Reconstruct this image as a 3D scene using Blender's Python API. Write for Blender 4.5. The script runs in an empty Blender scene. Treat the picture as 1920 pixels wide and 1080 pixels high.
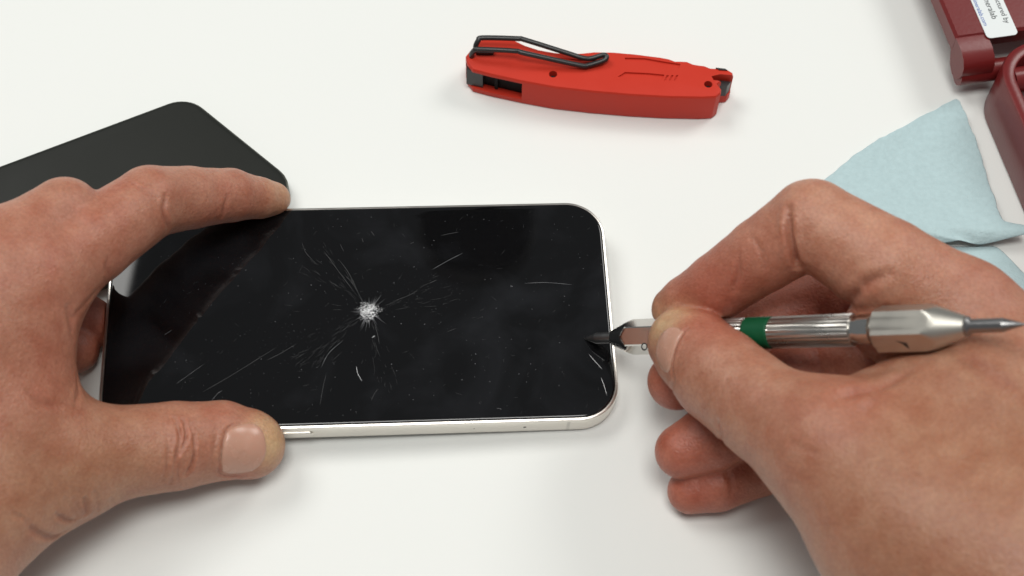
import bpy, bmesh, math, random
import numpy as np
from mathutils import Vector, Matrix
random.seed(7); np.random.seed(7)
R = math.radians
S = 0.001                                   # the scene is measured in millimetres and stored in metres
scn = bpy.context.scene
col = scn.collection

# ------------------------------------------------------------------ camera
FPX, DIST, ELEV, ROLL = 2800.0, 451.97, R(60.003), R(1.801)
CAM = np.array([0, -DIST*math.cos(ELEV), DIST*math.sin(ELEV)])
FW = -CAM/DIST
R0 = np.array([1.0, 0, 0]); U0 = np.cross(R0, FW)
RT = math.cos(ROLL)*R0 + math.sin(ROLL)*U0
UP = np.cross(RT, FW)
cam = bpy.data.objects.new('camera', bpy.data.cameras.new('camera'))
col.objects.link(cam); scn.camera = cam
cam.data.sensor_width = 36.0; cam.data.lens = 36.0*FPX/1920.0
cam.data.clip_start = 0.01; cam.data.clip_end = 50
M = Matrix.Identity(4)
for i in range(3):
    M[i][0], M[i][1], M[i][2], M[i][3] = RT[i], UP[i], -FW[i], CAM[i]*S
cam.matrix_world = M
cam.data.dof.use_dof = True; cam.data.dof.focus_distance = 0.449; cam.data.dof.aperture_fstop = 14.0

# ------------------------------------------------------------------ world and lamps
w = bpy.data.worlds.new('World'); scn.world = w; w.use_nodes = True
w.node_tree.nodes['Background'].inputs[0].default_value = (0.93, 0.97, 1.0, 1)
w.node_tree.nodes['Background'].inputs[1].default_value = 0.185
def softbox(name, loc, aim, size, sizey, power, colr=(1, 1, 1)):
    L = bpy.data.lights.new(name, 'AREA'); L.shape = 'RECTANGLE'; L.size = size; L.size_y = sizey
    L.energy = power; L.color = colr
    o = bpy.data.objects.new(name, L); col.objects.link(o); o.location = loc
    o.rotation_euler = (Vector(aim)-Vector(loc)).to_track_quat('-Z', 'Y').to_euler()
    return o
softbox('softbox_and_fill_lamp', (-0.745, 0.55, 1.22), (-0.745, 0.55, 0), 0.70, 0.74, 9.4, (1, 0.985, 0.95))
softbox('softbox_and_fill_lamp', (0.75, 0.62, 0.95), (0.05, 0, 0), 0.45, 0.45, 5.2, (1, 0.985, 0.95))
softbox('softbox_and_fill_lamp', (0.02, -0.20, 1.25), (0.02, -0.16, 0), 0.5, 0.4, 8.2, (1, 0.985, 0.95))  # unseen overhead fill, added to brighten the near part of the table
scn.view_settings.view_transform = 'Standard'; scn.view_settings.look = 'None'
scn.view_settings.exposure = 0.0; scn.view_settings.gamma = 1.0
scn.cycles.use_denoising = True
scn.cycles.max_bounces = 10

# ------------------------------------------------------------------ helpers
def ray(px, py): return FW + RT*(px-960)/FPX + UP*(540-py)/FPX
def at(px, py, z):
    d = ray(px, py); return CAM + d*((z-CAM[2])/d[2])
def rotm(ax, a): return np.array(Matrix.Rotation(a, 3, ax))

MATS = {}
def mat(name, base, rough=0.5, metal=0.0, spec=0.5, nscale=None, namp=0.0, bump=None, sss=0.0, coat=0.0):
    m = bpy.data.materials.new(name); m.use_nodes = True; MATS[name] = m
    nt = m.node_tree; b = nt.nodes['Principled BSDF']
    b.inputs['Base Color'].default_value = (*base, 1); b.inputs['Roughness'].default_value = rough
    b.inputs['Metallic'].default_value = metal; b.inputs['Specular IOR Level'].default_value = spec
    b.inputs['Coat Weight'].default_value = coat
    tc = nt.nodes.new('ShaderNodeTexCoord')
    if nscale:
        n = nt.nodes.new('ShaderNodeTexNoise'); n.inputs['Scale'].default_value = nscale; n.inputs['Detail'].default_value = 6
        nt.links.new(tc.outputs['Object'], n.inputs['Vector'])
        mx = nt.nodes.new('ShaderNodeMix'); mx.data_type = 'RGBA'
        mx.inputs['A'].default_value = (*[c*(1-namp) for c in base], 1); mx.inputs['B'].default_value = (*[min(1, c*(1+namp)) for c in base], 1)
        nt.links.new(n.outputs['Fac'], mx.inputs['Factor']); nt.links.new(mx.outputs['Result'], b.inputs['Base Color'])
        mr = nt.nodes.new('ShaderNodeMapRange'); mr.inputs['To Min'].default_value = max(0.02, rough*0.8); mr.inputs['To Max'].default_value = min(1, rough*1.25)
        nt.links.new(n.outputs['Fac'], mr.inputs['Value']); nt.links.new(mr.outputs['Result'], b.inputs['Roughness'])
    if bump:
        n2 = nt.nodes.new('ShaderNodeTexNoise'); n2.inputs['Scale'].default_value = bump[0]; n2.inputs['Detail'].default_value = 4
        nt.links.new(tc.outputs['Object'], n2.inputs['Vector'])
        bp = nt.nodes.new('ShaderNodeBump'); bp.inputs['Strength'].default_value = bump[1]; bp.inputs['Distance'].default_value = bump[2]
        nt.links.new(n2.outputs['Fac'], bp.inputs['Height']); nt.links.new(bp.outputs['Normal'], b.inputs['Normal'])
    return m

mat('table', (0.80, 0.817, 0.79), 0.55, spec=0.3, nscale=9, namp=0.012, bump=(900, 0.08, 0.0002))
mat('alu', (0.80, 0.76, 0.70), 0.30, metal=1.0, nscale=300, namp=0.03)
mat('alu_band', (0.72, 0.69, 0.63), 0.5)
mat('glass', (0.0035, 0.0036, 0.004), 0.025, spec=0.5, nscale=35, namp=0.1)
mat('black', (0.006, 0.006, 0.006), 0.5)
mat('dark_phone', (0.016, 0.0175, 0.015), 0.45, spec=0.18, nscale=60, namp=0.06)
mat('dark_rim', (0.10, 0.105, 0.085), 0.35, metal=0.6, nscale=200, namp=0.1)
mat('scratch_glint_bright', (0.80, 0.81, 0.82), 0.6)
mat('scratch_mid', (0.115, 0.118, 0.125), 0.6)
mat('scratch_dim', (0.014, 0.0144, 0.0155), 0.6)
mat('red_plastic', (0.55, 0.036, 0.018), 0.45, spec=0.22, nscale=90, namp=0.05, bump=(1600, 0.10, 0.0002))
mat('black_steel', (0.016, 0.016, 0.016), 0.38, spec=0.6, nscale=300, namp=0.2)
mat('black_plastic', (0.005, 0.005, 0.005), 0.6, spec=0.15, nscale=200, namp=0.2)
mat('grey_steel', (0.30, 0.30, 0.30), 0.30, metal=1.0, nscale=300, namp=0.1)
mat('case_plastic', (0.15, 0.012, 0.012), 0.31, spec=0.5, nscale=70, namp=0.08, bump=(900, 0.10, 0.0003))
mat('case_insert', (0.33, 0.20, 0.20), 0.7, nscale=120, namp=0.1)
mat('paper', (0.74, 0.78, 0.78), 0.5, nscale=100, namp=0.02)
mat('ink', (0.05, 0.055, 0.06), 0.6); mat('ink_blue', (0.07, 0.15, 0.45), 0.6)
mat('nickel', (0.60, 0.585, 0.55), 0.28, metal=1.0, nscale=180, namp=0.06)
mat('chrome', (0.62, 0.61, 0.58), 0.12, metal=1.0, nscale=180, namp=0.04)
mat('satin_nickel', (0.56, 0.54, 0.485), 0.40, metal=1.0, nscale=180, namp=0.06)
mat('carbide', (0.24, 0.24, 0.24), 0.36, metal=1.0, nscale=400, namp=0.15)
mat('green_paint', (0.0025, 0.080, 0.030), 0.42, spec=0.3, nscale=260, namp=0.2)
mat('prop_black', (0.07, 0.07, 0.07), 0.6)
mat('engraving', (0.02, 0.02, 0.02), 0.6)

nt = MATS['glass'].node_tree
tc = nt.nodes.new('ShaderNodeTexCoord'); gn = nt.nodes.new('ShaderNodeTexNoise'); gn.inputs['Scale'].default_value = 42; gn.inputs['Detail'].default_value = 7; gn.inputs['Distortion'].default_value = 0.6
gr = nt.nodes.new('ShaderNodeValToRGB'); gr.color_ramp.elements[0].position = 0.52; gr.color_ramp.elements[1].position = 0.80
gr.color_ramp.elements[0].color = (0.0030, 0.0030, 0.0034, 1); gr.color_ramp.elements[1].color = (0.012, 0.0126, 0.0145, 1)
nt.links.new(tc.outputs['Object'], gn.inputs['Vector']); nt.links.new(gn.outputs['Fac'], gr.inputs['Fac']); nt.links.new(gr.outputs['Color'], nt.nodes['Principled BSDF'].inputs['Base Color'])

def link(o, parent=None, **props):
    col.objects.link(o)
    if parent is not None: o.parent = parent
    for k, v in props.items(): o[k] = v
    return o
def mesh_obj(name, V, F, m, parent=None, sharp=None, **props):
    """V in millimetres, in the parent's frame"""
    me = bpy.data.meshes.new(name)
    me.from_pydata([tuple(float(c)*S for c in v) for v in V], [], [list(map(int, f)) for f in F])
    bm = bmesh.new(); bm.from_mesh(me); bmesh.ops.recalc_face_normals(bm, faces=bm.faces)
    if sharp is not None:
        for f in bm.faces: f.smooth = True
        for e in bm.edges:
            e.smooth = not (len(e.link_faces) == 2 and e.calc_face_angle(0) > R(sharp))
    bm.to_mesh(me); bm.free()
    me.materials.append(MATS[m])
    return link(bpy.data.objects.new(name, me), parent, **props)
def thing(name, label, cat, loc=(0, 0, 0), rot=None, **kw):
    o = bpy.data.objects.new(name, None); o.empty_display_size = 0.01
    mw = Matrix.Identity(4)
    if rot is not None:
        for i in range(3):
            for j in range(3): mw[i][j] = float(rot[i][j])
    for i in range(3): mw[i][3] = float(loc[i])*S
    o.matrix_world = mw
    return link(o, None, label=label, category=cat, **kw)
class Frame:
    def __init__(s, loc, rot): s.o = np.array(loc, float); s.r = np.array(rot, float)
    def to(s, P): return (np.asarray(P, float)-s.o) @ s.r          # world -> local
    def fro(s, P): return np.asarray(P, float) @ s.r.T + s.o       # local -> world
def rrect(wd, ht, r, n=10):
    P = []
    for cx, cy, a0 in ((wd/2-r, ht/2-r, 0), (-wd/2+r, ht/2-r, 90), (-wd/2+r, -ht/2+r, 180), (wd/2-r, -ht/2+r, 270)):
        for i in range(n+1):
            a = R(a0+90*i/n); P.append((cx+r*math.cos(a), cy+r*math.sin(a)))
    return P
def loft(rings, cap0=True, cap1=True):
    V = []; F = []; n = len(rings[0])
    for r in rings: V += [tuple(p) for p in r]
    for k in range(len(rings)-1):
        for i in range(n):
            j = (i+1) % n; F.append((k*n+i, k*n+j, (k+1)*n+j, (k+1)*n+i))
    if cap0: F.append(tuple(range(n))[::-1])
    if cap1: F.append(tuple(range((len(rings)-1)*n, len(rings)*n)))
    return V, F
def rr_loft(wd, ht, r, prof, n=10, cap0=True, cap1=True):
    return loft([[(x, y, z) for x, y in rrect(wd-2*i, ht-2*i, max(r-i, 0.3), n)] for i, z in prof], cap0, cap1)
def box(x0, x1, y0, y1, z0, z1, c=0.25):
    prof = [(c, z0), (0, z0+c), (0, z1-c), (c, z1)]
    rings = []
    for i, z in prof:
        rings.append([(x0+i, y0+i, z), (x1-i, y0+i, z), (x1-i, y1-i, z), (x0+i, y1-i, z)])
    return loft(rings)
def offset_poly(P, d):
    """inset a 2D polygon (counter-clockwise) by d"""
    P = np.array(P, float); n = len(P); out = []
    for i in range(n):
        a = P[i]-P[i-1]; b = P[(i+1) % n]-P[i]
        na = np.array([-a[1], a[0]])/np.linalg.norm(a); nb = np.array([-b[1], b[0]])/np.linalg.norm(b)
        v = na+nb; v /= max(0.5, (v@v)/2) if (v@v) > 1e-6 else 1
        out.append(P[i]+v*d)
    return np.array(out)
def ccw(P):
    P = np.array(P, float); a = 0.5*np.sum(P[:, 0]*np.roll(P[:, 1], -1)-np.roll(P[:, 0], -1)*P[:, 1])
    return P if a > 0 else P[::-1]
def smooth_poly(P, it=1):
    P = np.array(P, float)
    for _ in range(it):
        Q = []
        for i in range(len(P)):
            a, b = P[i], P[(i+1) % len(P)]; Q += [a*0.75+b*0.25, a*0.25+b*0.75]
        P = np.array(Q)
    return P
def prism(P, z0, z1, c=0.5, cb=None):
    P = ccw(P); cb = c if cb is None else cb
    rings = []
    for d, z in ((cb, z0), (cb*0.3, z0+cb*0.3), (0, z0+cb), (0, z1-c), (c*0.12, z1-c*0.5), (c*0.45, z1-c*0.12), (c, z1)):
        Q = offset_poly(P, d) if d else P
        rings.append([(x, y, z) for x, y in Q])
    return loft(rings)
def tube(P, r, n=10, cap=True):
    P = np.array(P, float); rr = np.full(len(P), r) if np.isscalar(r) else np.array(r)
    T = np.gradient(P, axis=0); T /= np.linalg.norm(T, axis=1)[:, None]
    up = np.array([0, 0, 1.0]); rings = []; N = None
    for i in range(len(P)):
        if N is None:
            N = np.cross(T[i], up); N = N if np.linalg.norm(N) > 1e-3 else np.cross(T[i], [1, 0, 0.])
        N = N - T[i]*(N@T[i]); N /= np.linalg.norm(N); B = np.cross(T[i], N)
        rings.append([P[i]+rr[i]*(math.cos(2*math.pi*k/n)*N+math.sin(2*math.pi*k/n)*B) for k in range(n)])
    return loft(rings, cap, cap)
def catmull(P, m=8):
    P = np.array(P, float); Q = [2*P[0]-P[1], *P, 2*P[-1]-P[-2]]; out = []
    for i in range(1, len(Q)-2):
        for k in range(m):
            t = k/m; p0, p1, p2, p3 = Q[i-1], Q[i], Q[i+1], Q[i+2]
            out.append(0.5*((2*p1)+(-p0+p2)*t+(2*p0-5*p1+4*p2-p3)*t*t+(-p0+3*p1-3*p2+p3)*t**3))
    out.append(P[-1]); return np.array(out)
def boolean_cut(o, cutters):
    """subtract a list of (verts, faces) in the object's frame"""
    tmp = []
    for V, F in cutters:
        c = mesh_obj('cutter', V, F, 'black'); c.matrix_world = o.matrix_world.copy() if o.parent is None else o.parent.matrix_world.copy()
        tmp.append(c)
        md = o.modifiers.new('cut', 'BOOLEAN'); md.operation = 'DIFFERENCE'; md.object = c; md.solver = 'EXACT'
    bpy.context.view_layer.update()
    dg = bpy.context.evaluated_depsgraph_get()
    me = bpy.data.meshes.new_from_object(o.evaluated_get(dg))
    o.modifiers.clear(); o.data = me
    for c in tmp: bpy.data.objects.remove(c)
    bm = bmesh.new(); bm.from_mesh(me)
    for f in bm.faces: f.smooth = True
    for e in bm.edges: e.smooth = not (len(e.link_faces) == 2 and e.calc_face_angle(0) > R(28))
    bm.to_mesh(me); bm.free()
def text_mesh(name, body, size, m, parent, fr, origin, xdir, ydir, ext=0.03):
    """lettering as a thin mesh; origin, xdir, ydir in world millimetres"""
    cu = bpy.data.curves.new(name, 'FONT'); cu.body = body; cu.size = size; cu.extrude = ext
    to = bpy.data.objects.new(name, cu); col.objects.link(to)
    bpy.context.view_layer.update()
    me = bpy.data.meshes.new_from_object(to.evaluated_get(bpy.context.evaluated_depsgraph_get()))
    bpy.data.objects.remove(to)
    xd = np.array(xdir)/np.linalg.norm(xdir); yd = np.array(ydir)/np.linalg.norm(ydir); zd = np.cross(xd, yd)
    V = np.array([v.co[:] for v in me.vertices]); W = np.array(origin)+V[:, :1]*xd+V[:, 1:2]*yd+V[:, 2:3]*zd
    return mesh_obj(name, fr.to(W), [p.vertices[:] for p in me.polygons], m, parent)

# ------------------------------------------------------------------ the table
V, F = loft([[(-900, -700, z), (900, -700, z), (900, 1200, z), (-900, 1200, z)] for z in (-25, 0)])
mesh_obj('tabletop', V, F, 'table', None, kind='structure', label='white tabletop under the phones and tools')

# ------------------------------------------------------------------ the cracked phone
PL, PW, PT = 146.7, 71.5, 7.65
PFR = Frame((-43.91, -15.95, 3.86), rotm('Z', R(4.597)) @ rotm('Y', R(1.6)) @ rotm('X', R(2.9)))
ph = thing('smartphone', 'silver framed smartphone with scratched black screen and a white impact mark', 'smartphone', PFR.o, PFR.r)
def on_glass(px, py, h=0.0):
    d = PFR.r.T @ ray(px, py); c = PFR.to(CAM); return c + d*((PT+h-c[2])/d[2])
fr_V, fr_F = rr_loft(PL, PW, 11.5, [(3, 0), (0.9, 0.0), (0.35, 0.15), (0.08, 0.5), (0, 0.9), (0, 6.55), (0.06, 6.9), (0.25, 7.2), (0.55, 7.34), (0.9, 7.36), (0.98, 7.2), (0.98, 6.5)], 14)
mesh_obj('frame', fr_V, fr_F, 'alu', ph, 30)
V, F = rr_loft(PL, PW, 11.5, [(1.04, 6.52), (1.04, 7.3), (1.09, 7.46), (1.24, 7.57), (1.55, 7.63), (2.3, PT)], 14)
screen = mesh_obj('screen_glass', V, F, 'glass', ph, 40)
V, F = rr_loft(31, 2.5, 1.2, [(0.0, -0.5), (0, 0.28), (0.12, 0.4), (0.4, 0.45)], 6)
V = [(x-29, -PW/2-z, 3.8+y) for x, y, z in V]; mesh_obj('side_button', V, F, 'alu', ph, 30)
for x0, yy in ((58.4, -PW/2), (58.4, PW/2)):
    s = -1 if yy < 0 else 1
    V, F = box(x0-0.45, x0+0.45, min(yy, yy+s*0.03), max(yy, yy+s*0.03), 0.9, 6.6, 0.01); mesh_obj('antenna_band', V, F, 'alu_band', ph)
V, F = box(-0.8, 0.8, -0.02, 0.02, 0.9, 6.6, 0.005)
for x0, ln in ((46.0, 0.5), (31.6, 0.18)):
    V, F = tube([(x0, -PW/2-0.02, 3.6), (x0, -PW/2+0.4, 3.6)], 0.45 if ln > .3 else 0.2, 10); mesh_obj('microphone_hole', V, F, 'black', ph)

def ribbon(pts, wd, z=0.004):
    P = np.array([on_glass(*p)[:2] for p in pts]); P = np.array(catmull(np.c_[P, np.zeros(len(P))], 6))[:, :2]
    n = len(P); T = np.gradient(P, axis=0); T /= np.linalg.norm(T, axis=1)[:, None]; N = np.c_[-T[:, 1], T[:, 0]]
    t = np.linspace(0, 1, n); ws = wd*np.minimum(1, np.minimum(t, 1-t)*5+0.15)*(0.75+0.5*np.random.rand(n))
    V = [(*(P[i]+N[i]*ws[i]/2), PT+z) for i in range(n)]+[(*(P[i]-N[i]*ws[i]/2), PT+z) for i in range(n)]
    return V, [(i, i+1, n+i+1, n+i) for i in range(n-1)]
def zp(*q): return [(500+x/2.25, 360+y/2.25) for x, y in q]
SC = [('scratch_mid', 0.16, zp((1088, 385), (1180, 382), (1290, 391))), ('scratch_glint_bright', 0.13, zp((378, 735), (384, 765), (402, 798))),
      ('scratch_mid', 0.16, zp((697, 328), (760, 292), (828, 257))), ('scratch_dim', 0.22, zp((735, 184), (770, 176), (812, 169))),
      ('scratch_dim', 0.20, zp((148, 212), (165, 255), (195, 288))), ('scratch_dim', 0.22, zp((243, 250), (300, 330), (372, 425))),
      ('scratch_dim', 0.22, zp((305, 285), (345, 340), (385, 420))), ('scratch_dim', 0.20, zp((330, 350), (365, 390), (400, 450))),
      ('scratch_dim', 0.18, zp((310, 220), (326, 252))), ('scratch_dim', 0.22, zp((0, 710), (60, 680), (125, 640))),
      ('scratch_mid', 0.14, zp((230, 740), (262, 680), (322, 625))), ('scratch_mid', 0.13, [(330, 720), (355, 702), (383, 682)]),
      ('scratch_mid', 0.14, [(396, 752), (408, 738), (417, 732)]), ('scratch_dim', 0.22, [(380, 735), (440, 700), (520, 650)]),
      ('scratch_dim', 0.20, [(600, 760), (606, 725), (612, 700)]), ('scratch_mid', 0.12, [(308, 628), (322, 619)]),
      ('scratch_dim', 0.25, zp((440, 165), (455, 185))), ('scratch_dim', 0.22, zp((402, 195), (408, 212))),
      ('scratch_dim', 0.25, zp((606, 218), (622, 211))), ('scratch_glint_bright', 0.16, zp((444, 615), (457, 606))),
      ('scratch_glint_bright', 0.16, [(1104, 664), (1116, 678), (1129, 692)]), ('scratch_glint_bright', 0.16, [(1127, 708), (1133, 724), (1138, 741)]),  # these two ribbons paint the bright edge of the pick's reflection
      ('scratch_mid', 0.12, zp((968, 913), (990, 914))), ('scratch_dim', 0.2, zp((470, 830), (455, 850), (440, 880))),
      ('scratch_dim', 0.25, zp((685, 385), (718, 371))), ('scratch_dim', 0.2, zp((530, 462), (590, 440), (640, 415))),
      ('scratch_dim', 0.2, zp((760, 590), (800, 575))), ('scratch_dim', 0.2, zp((455, 560), (468, 600), (475, 640)))]
for m, wd, pts in SC:
    V, F = ribbon(pts, wd*0.66); mesh_obj('scratch_glint', V, F, m, screen)
# dust and tiny chips
V = []; F = []
def speck(c, r, z):
    k = len(V); n = 5; a0 = random.random()*6
    e = 1+random.random()*1.2; an = random.random()*3
    for i in range(n):
        a = a0+2*math.pi*i/n; x = r*e*math.cos(a)*random.uniform(.6, 1.2); y = r*math.sin(a)*random.uniform(.6, 1.2)
        V.append((c[0]+x*math.cos(an)-y*math.sin(an), c[1]+x*math.sin(an)+y*math.cos(an), PT+z))
    V.append((c[0], c[1], PT+z+r*0.8))
    for i in range(n): F.append((k+i, k+(i+1) % n, k+n))
for p in [(739, 594), (796, 608), (796, 608), (892, 664), (891, 682), (794, 692), (516, 603), (752, 607), (960, 537), (1015, 516), (939, 767), (734, 683), (866, 712), (958, 536)]:
    speck(on_glass(*p), random.uniform(0.12, 0.22), 0.004)
for _ in range(420):
    speck(on_glass(random.uniform(300, 1130), random.uniform(395, 780)), random.choice((0.03, 0.03, 0.04, 0.05, 0.08, 0.12)), 0.004)
for _ in range(90):
    speck(on_glass(random.gauss(560, 50), random.gauss(645, 28)), random.choice((0.03, 0.05, 0.07)), 0.004)
for _ in range(80):
    speck(on_glass(random.gauss(790, 60), random.gauss(560, 35)), random.choice((0.03, 0.04, 0.06)), 0.004)
mesh_obj('dust_specks', V, F, 'scratch_mid', screen, kind='stuff')
# the crushed impact point: a heap of tiny tilted splinters, and fine cracks round it
V = []; F = []; c0 = on_glass(692, 584)
for i in range(850):
    a = random.random()*2*math.pi; lim = 2.9*(1+0.16*math.sin(3*a+1)+0.12*math.sin(7*a)+0.1*math.sin(11*a+2))
    rr = lim*random.random()**0.75
    x, y = c0[0]+rr*math.cos(a)*1.12, c0[1]+rr*math.sin(a)
    h = 0.02+0.22*max(0, 1-rr/2.9)*random.random(); s = random.uniform(0.05, 0.22)*(1 if rr < 2.3 else .6); b = random.random()*6
    k = len(V)
    for q in range(3): V.append((x+s*math.cos(b+q*2.1), y+s*math.sin(b+q*2.1)*0.8, PT+0.004+h+random.uniform(0, 0.18)))
    F.append((k, k+1, k+2))
crater = mesh_obj('impact_mark', V, F, 'scratch_glint_bright', screen)
V = []; F = []
for i in range(64):
    a = random.random()*2*math.pi; r0 = random.uniform(2.2, 2.9); L = random.choice((0.8, 1.2, 1.8, 2.6, 4.0))*random.uniform(.7, 1.2)
    wd = random.uniform(.03, .08); d = np.array([math.cos(a), math.sin(a)]); nn = np.array([-d[1], d[0]]); k = len(V); c = c0[:2]
    for p in (c+d*r0+nn*wd, c+d*r0-nn*wd, c+d*(r0+L)): V.append((*p, PT+0.005))
    F.append((k, k+1, k+2))
mesh_obj('radial_cracks', V, F, 'scratch_mid', crater, kind='stuff')
V = []; F = []
def stroke(c, ang, L, wd):
    d = np.array([math.cos(ang), math.sin(ang)]); nn = np.array([-d[1], d[0]]); k = len(V); b = random.uniform(-.12, .12)*L
    for t, f in ((0, .2), (.35, 1), (.7, .8), (1, .1)):
        p = np.array(c[:2])+d*L*(t-.5)+nn*b*4*t*(1-t); V.extend([(*(p+nn*wd*f/2), PT+0.006), (*(p-nn*wd*f/2), PT+0.006)])
    for i in range(3): F.append((k+2*i, k+2*i+1, k+2*i+3, k+2*i+2))
for _ in range(150):
    r = random.uniform(4, 26); a = random.choice((2.15, 2.35, 3.75, 3.9, .35, .2, 4.9, random.random()*6.3))+random.gauss(0, .09)
    stroke((c0[0]+r*math.cos(a), c0[1]+r*math.sin(a)), a+random.gauss(0, .12), random.uniform(.6, 4.5), random.uniform(.04, .09))
for _ in range(130):
    stroke(on_glass(random.uniform(300, 1130), random.uniform(395, 780)), random.gauss(.6, .7), random.uniform(.3, 2.2), random.uniform(.04, .08))
mesh_obj('fine_scratches', V, F, 'scratch_dim', screen, kind='stuff')

# ------------------------------------------------------------------ the dark phone behind
z2 = 6.5
e1 = at(0, 315, z2)[:2]-at(300, 203, z2)[:2]; e1 /= np.linalg.norm(e1)
e2 = at(530, 335, z2)[:2]-at(400, 230, z2)[:2]; e2 /= np.linalg.norm(e2)
ca = at(352, 177, z2)[:2]
cb = ca+e2*57; cc = cb+e1*118; cd = ca+e1*124
def round_corner(P, r, n=8):
    out = []; P = np.array(P)
    for i in range(len(P)):
        p = P[i]; a = P[i-1]-p; b = P[(i+1) % len(P)]-p; a /= np.linalg.norm(a); b /= np.linalg.norm(b)
        th = math.acos(a@b); t = r/math.tan(th/2); p0 = p+a*t; p2 = p+b*t
        m = (a+b)/np.linalg.norm(a+b); c = p+m*(r/math.sin(th/2))
        a0 = math.atan2(*(p0-c)[::-1]); a1 = math.atan2(*(p2-c)[::-1]); da = (a1-a0+math.pi) % (2*math.pi)-math.pi
        for k in range(n+1): out.append(c+r*np.array([math.cos(a0+da*k/n), math.sin(a0+da*k/n)]))
    return np.array(out)
P2 = ccw(round_corner([ca, cb, cc, cd], 10.0))
org = np.array([*P2.mean(0), 0.0]); F2 = Frame(org, np.eye(3))
dp = thing('smartphone', 'dark grey phone lying face down under the hand and the cracked phone', 'smartphone', org)
def lp(P, prof):
    rings = [[(x-org[0], y-org[1], z) for x, y in (offset_poly(P, d) if d else P)] for d, z in prof]; return loft(rings)
V, F = lp(P2, [(0.8, 0), (0.2, 0.2), (0, 0.8), (0, 5.2), (0.2, 5.7), (0.55, 5.9)]); mesh_obj('frame', V, F, 'dark_rim', dp, 30)
V, F = lp(P2, [(0.6, 5.6), (0.6, 6.0), (0.75, 6.25), (1.1, 6.42), (2.0, z2)]); mesh_obj('back_panel', V, F, 'dark_phone', dp, 40)

# ------------------------------------------------------------------ the folding utility knife
KT = 12.0
def kp(pts, z=KT): return np.array([at(x, y, z)[:2] for x, y in pts])
ktop = [(873, 104), (876, 118), (886, 130), (920, 139), (980, 152), (1040, 163), (1110, 171), (1180, 177), (1250, 181), (1318, 182.5), (1343, 181), (1352, 174), (1353, 166), (1346, 157),
        (1352, 152), (1370, 150), (1376, 143), (1374, 135), (1364, 129), (1345, 127), (1332, 126.5), (1321, 122), (1312, 121), (1300, 119), (1288, 114), (1276, 113.5), (1266, 113.5), (1254, 109), (1238, 106),
        (1190, 100), (1150, 96.5), (1115, 96), (1090, 98.5), (1065, 100), (1038, 97), (1010, 92), (985, 84), (962, 73), (940, 67.5), (915, 68), (898, 76), (884, 90)]
KP = ccw(kp(ktop)); ko = np.array([*KP.mean(0), 0.0]); KF = Frame(ko, np.eye(3))
kn = thing('utility_knife', 'red folding utility knife with black wire belt clip lying on the table', 'knife', ko)
V, F = prism(KP-ko[:2], 0, KT, 0.9, 0.7)
handle = mesh_obj('handle', V, F, 'red_plastic', kn, 32)
kd = (kp([(1343, 181)])-kp([(886, 130)]))[0]; kd /= np.linalg.norm(kd); kn_n = np.array([kd[1], -kd[0]])
def kbox(p0, p1, z0, z1, back, front, px_z=KT):
    """box along the near side from pixel p0 to p1, reaching back into the handle"""
    a, b = kp([p0], px_z)[0]-ko[:2], kp([p1], px_z)[0]-ko[:2]; d = (b-a)/np.linalg.norm(b-a); n = np.array([d[1], -d[0]])
    q = [a+n*front, b+n*front, b-n*back, a-n*back]
    return loft([[(x, y, z) for x, y in ccw(q)] for z in (z0, z1)])
def kpoly(pts, z0, z1):
    return loft([[(x-ko[0], y-ko[1], z) for x, y in ccw(kp(pts))] for z in (z0, z1)])
def kcyl(px, r, z0, z1):
    c = kp([px])[0]-ko[:2]; return loft([[(c[0]+r*math.cos(a*math.pi/8), c[1]+r*math.sin(a*math.pi/8), z) for a in range(16)] for z in (z0, z1)])
cuts = [kbox((868, 125.5), (979, 152), 2.4, 10.5, 7.5, 6), kcyl((1037, 139), 1.35, 7, 14), kcyl((1328, 158), 1.35, 6, 14),
        kpoly([(1338, 150), (1400, 158), (1400, 143), (1350, 139), (1334, 143)], 4.0, 14),
        kpoly([(1171, 108), (1210, 109), (1243, 115), (1276, 120), (1273, 128), (1250, 127), (1232, 127), (1222, 119), (1173, 114)], KT-0.6, 14),
        kpoly([(1158, 144), (1172, 135), (1215, 137), (1246, 140), (1242, 148), (1228, 149), (1215, 144), (1180, 144)], KT-0.6, 14),
        *[kpoly([(x, 151), (x+4, 151), (x+9, 141), (x+5, 141)], KT-0.5, 14) for x in (1245, 1254, 1263)],
        kpoly([(1020, 104), (1046, 108), (1090, 112), (1128, 113), (1112, 121), (1070, 122), (1030, 114)], KT-0.35, 14)]
boolean_cut(handle, cuts)
V, F = kbox((884, 129), (978.3, 151.8), 2.5, 10.4, 7.3, -2.4); mesh_obj('blade_channel', V, F, 'black_plastic', kn)
V, F = kbox((873, 126.5), (904, 133.5), 2.7, 10.2, 6.5, -0.6); mesh_obj('liner_tip', V, F, 'black_steel', kn)
V, F = kbox((925, 139), (931, 140.5), 2.7, 10.2, 6.0, -1.4); mesh_obj('channel_rib', V, F, 'black_plastic', kn)
for c in ((1037, 139), (1328, 158)):
    V, F = kcyl(c, 1.2, 6.5, 9.6); mesh_obj('screw', V, F, 'black_steel', kn, 30)
V, F = kpoly([(1349, 152), (1366, 152), (1373, 144), (1352, 142)], 4.2, 9.5); mesh_obj('blade_tip', V, F, 'black_steel', kn)
V, F = kpoly([(1342, 128), (1360, 130), (1364, 133), (1348, 132)], 11.8, 12.35); mesh_obj('lock_button', V, F, 'black_steel', kn)
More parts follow.
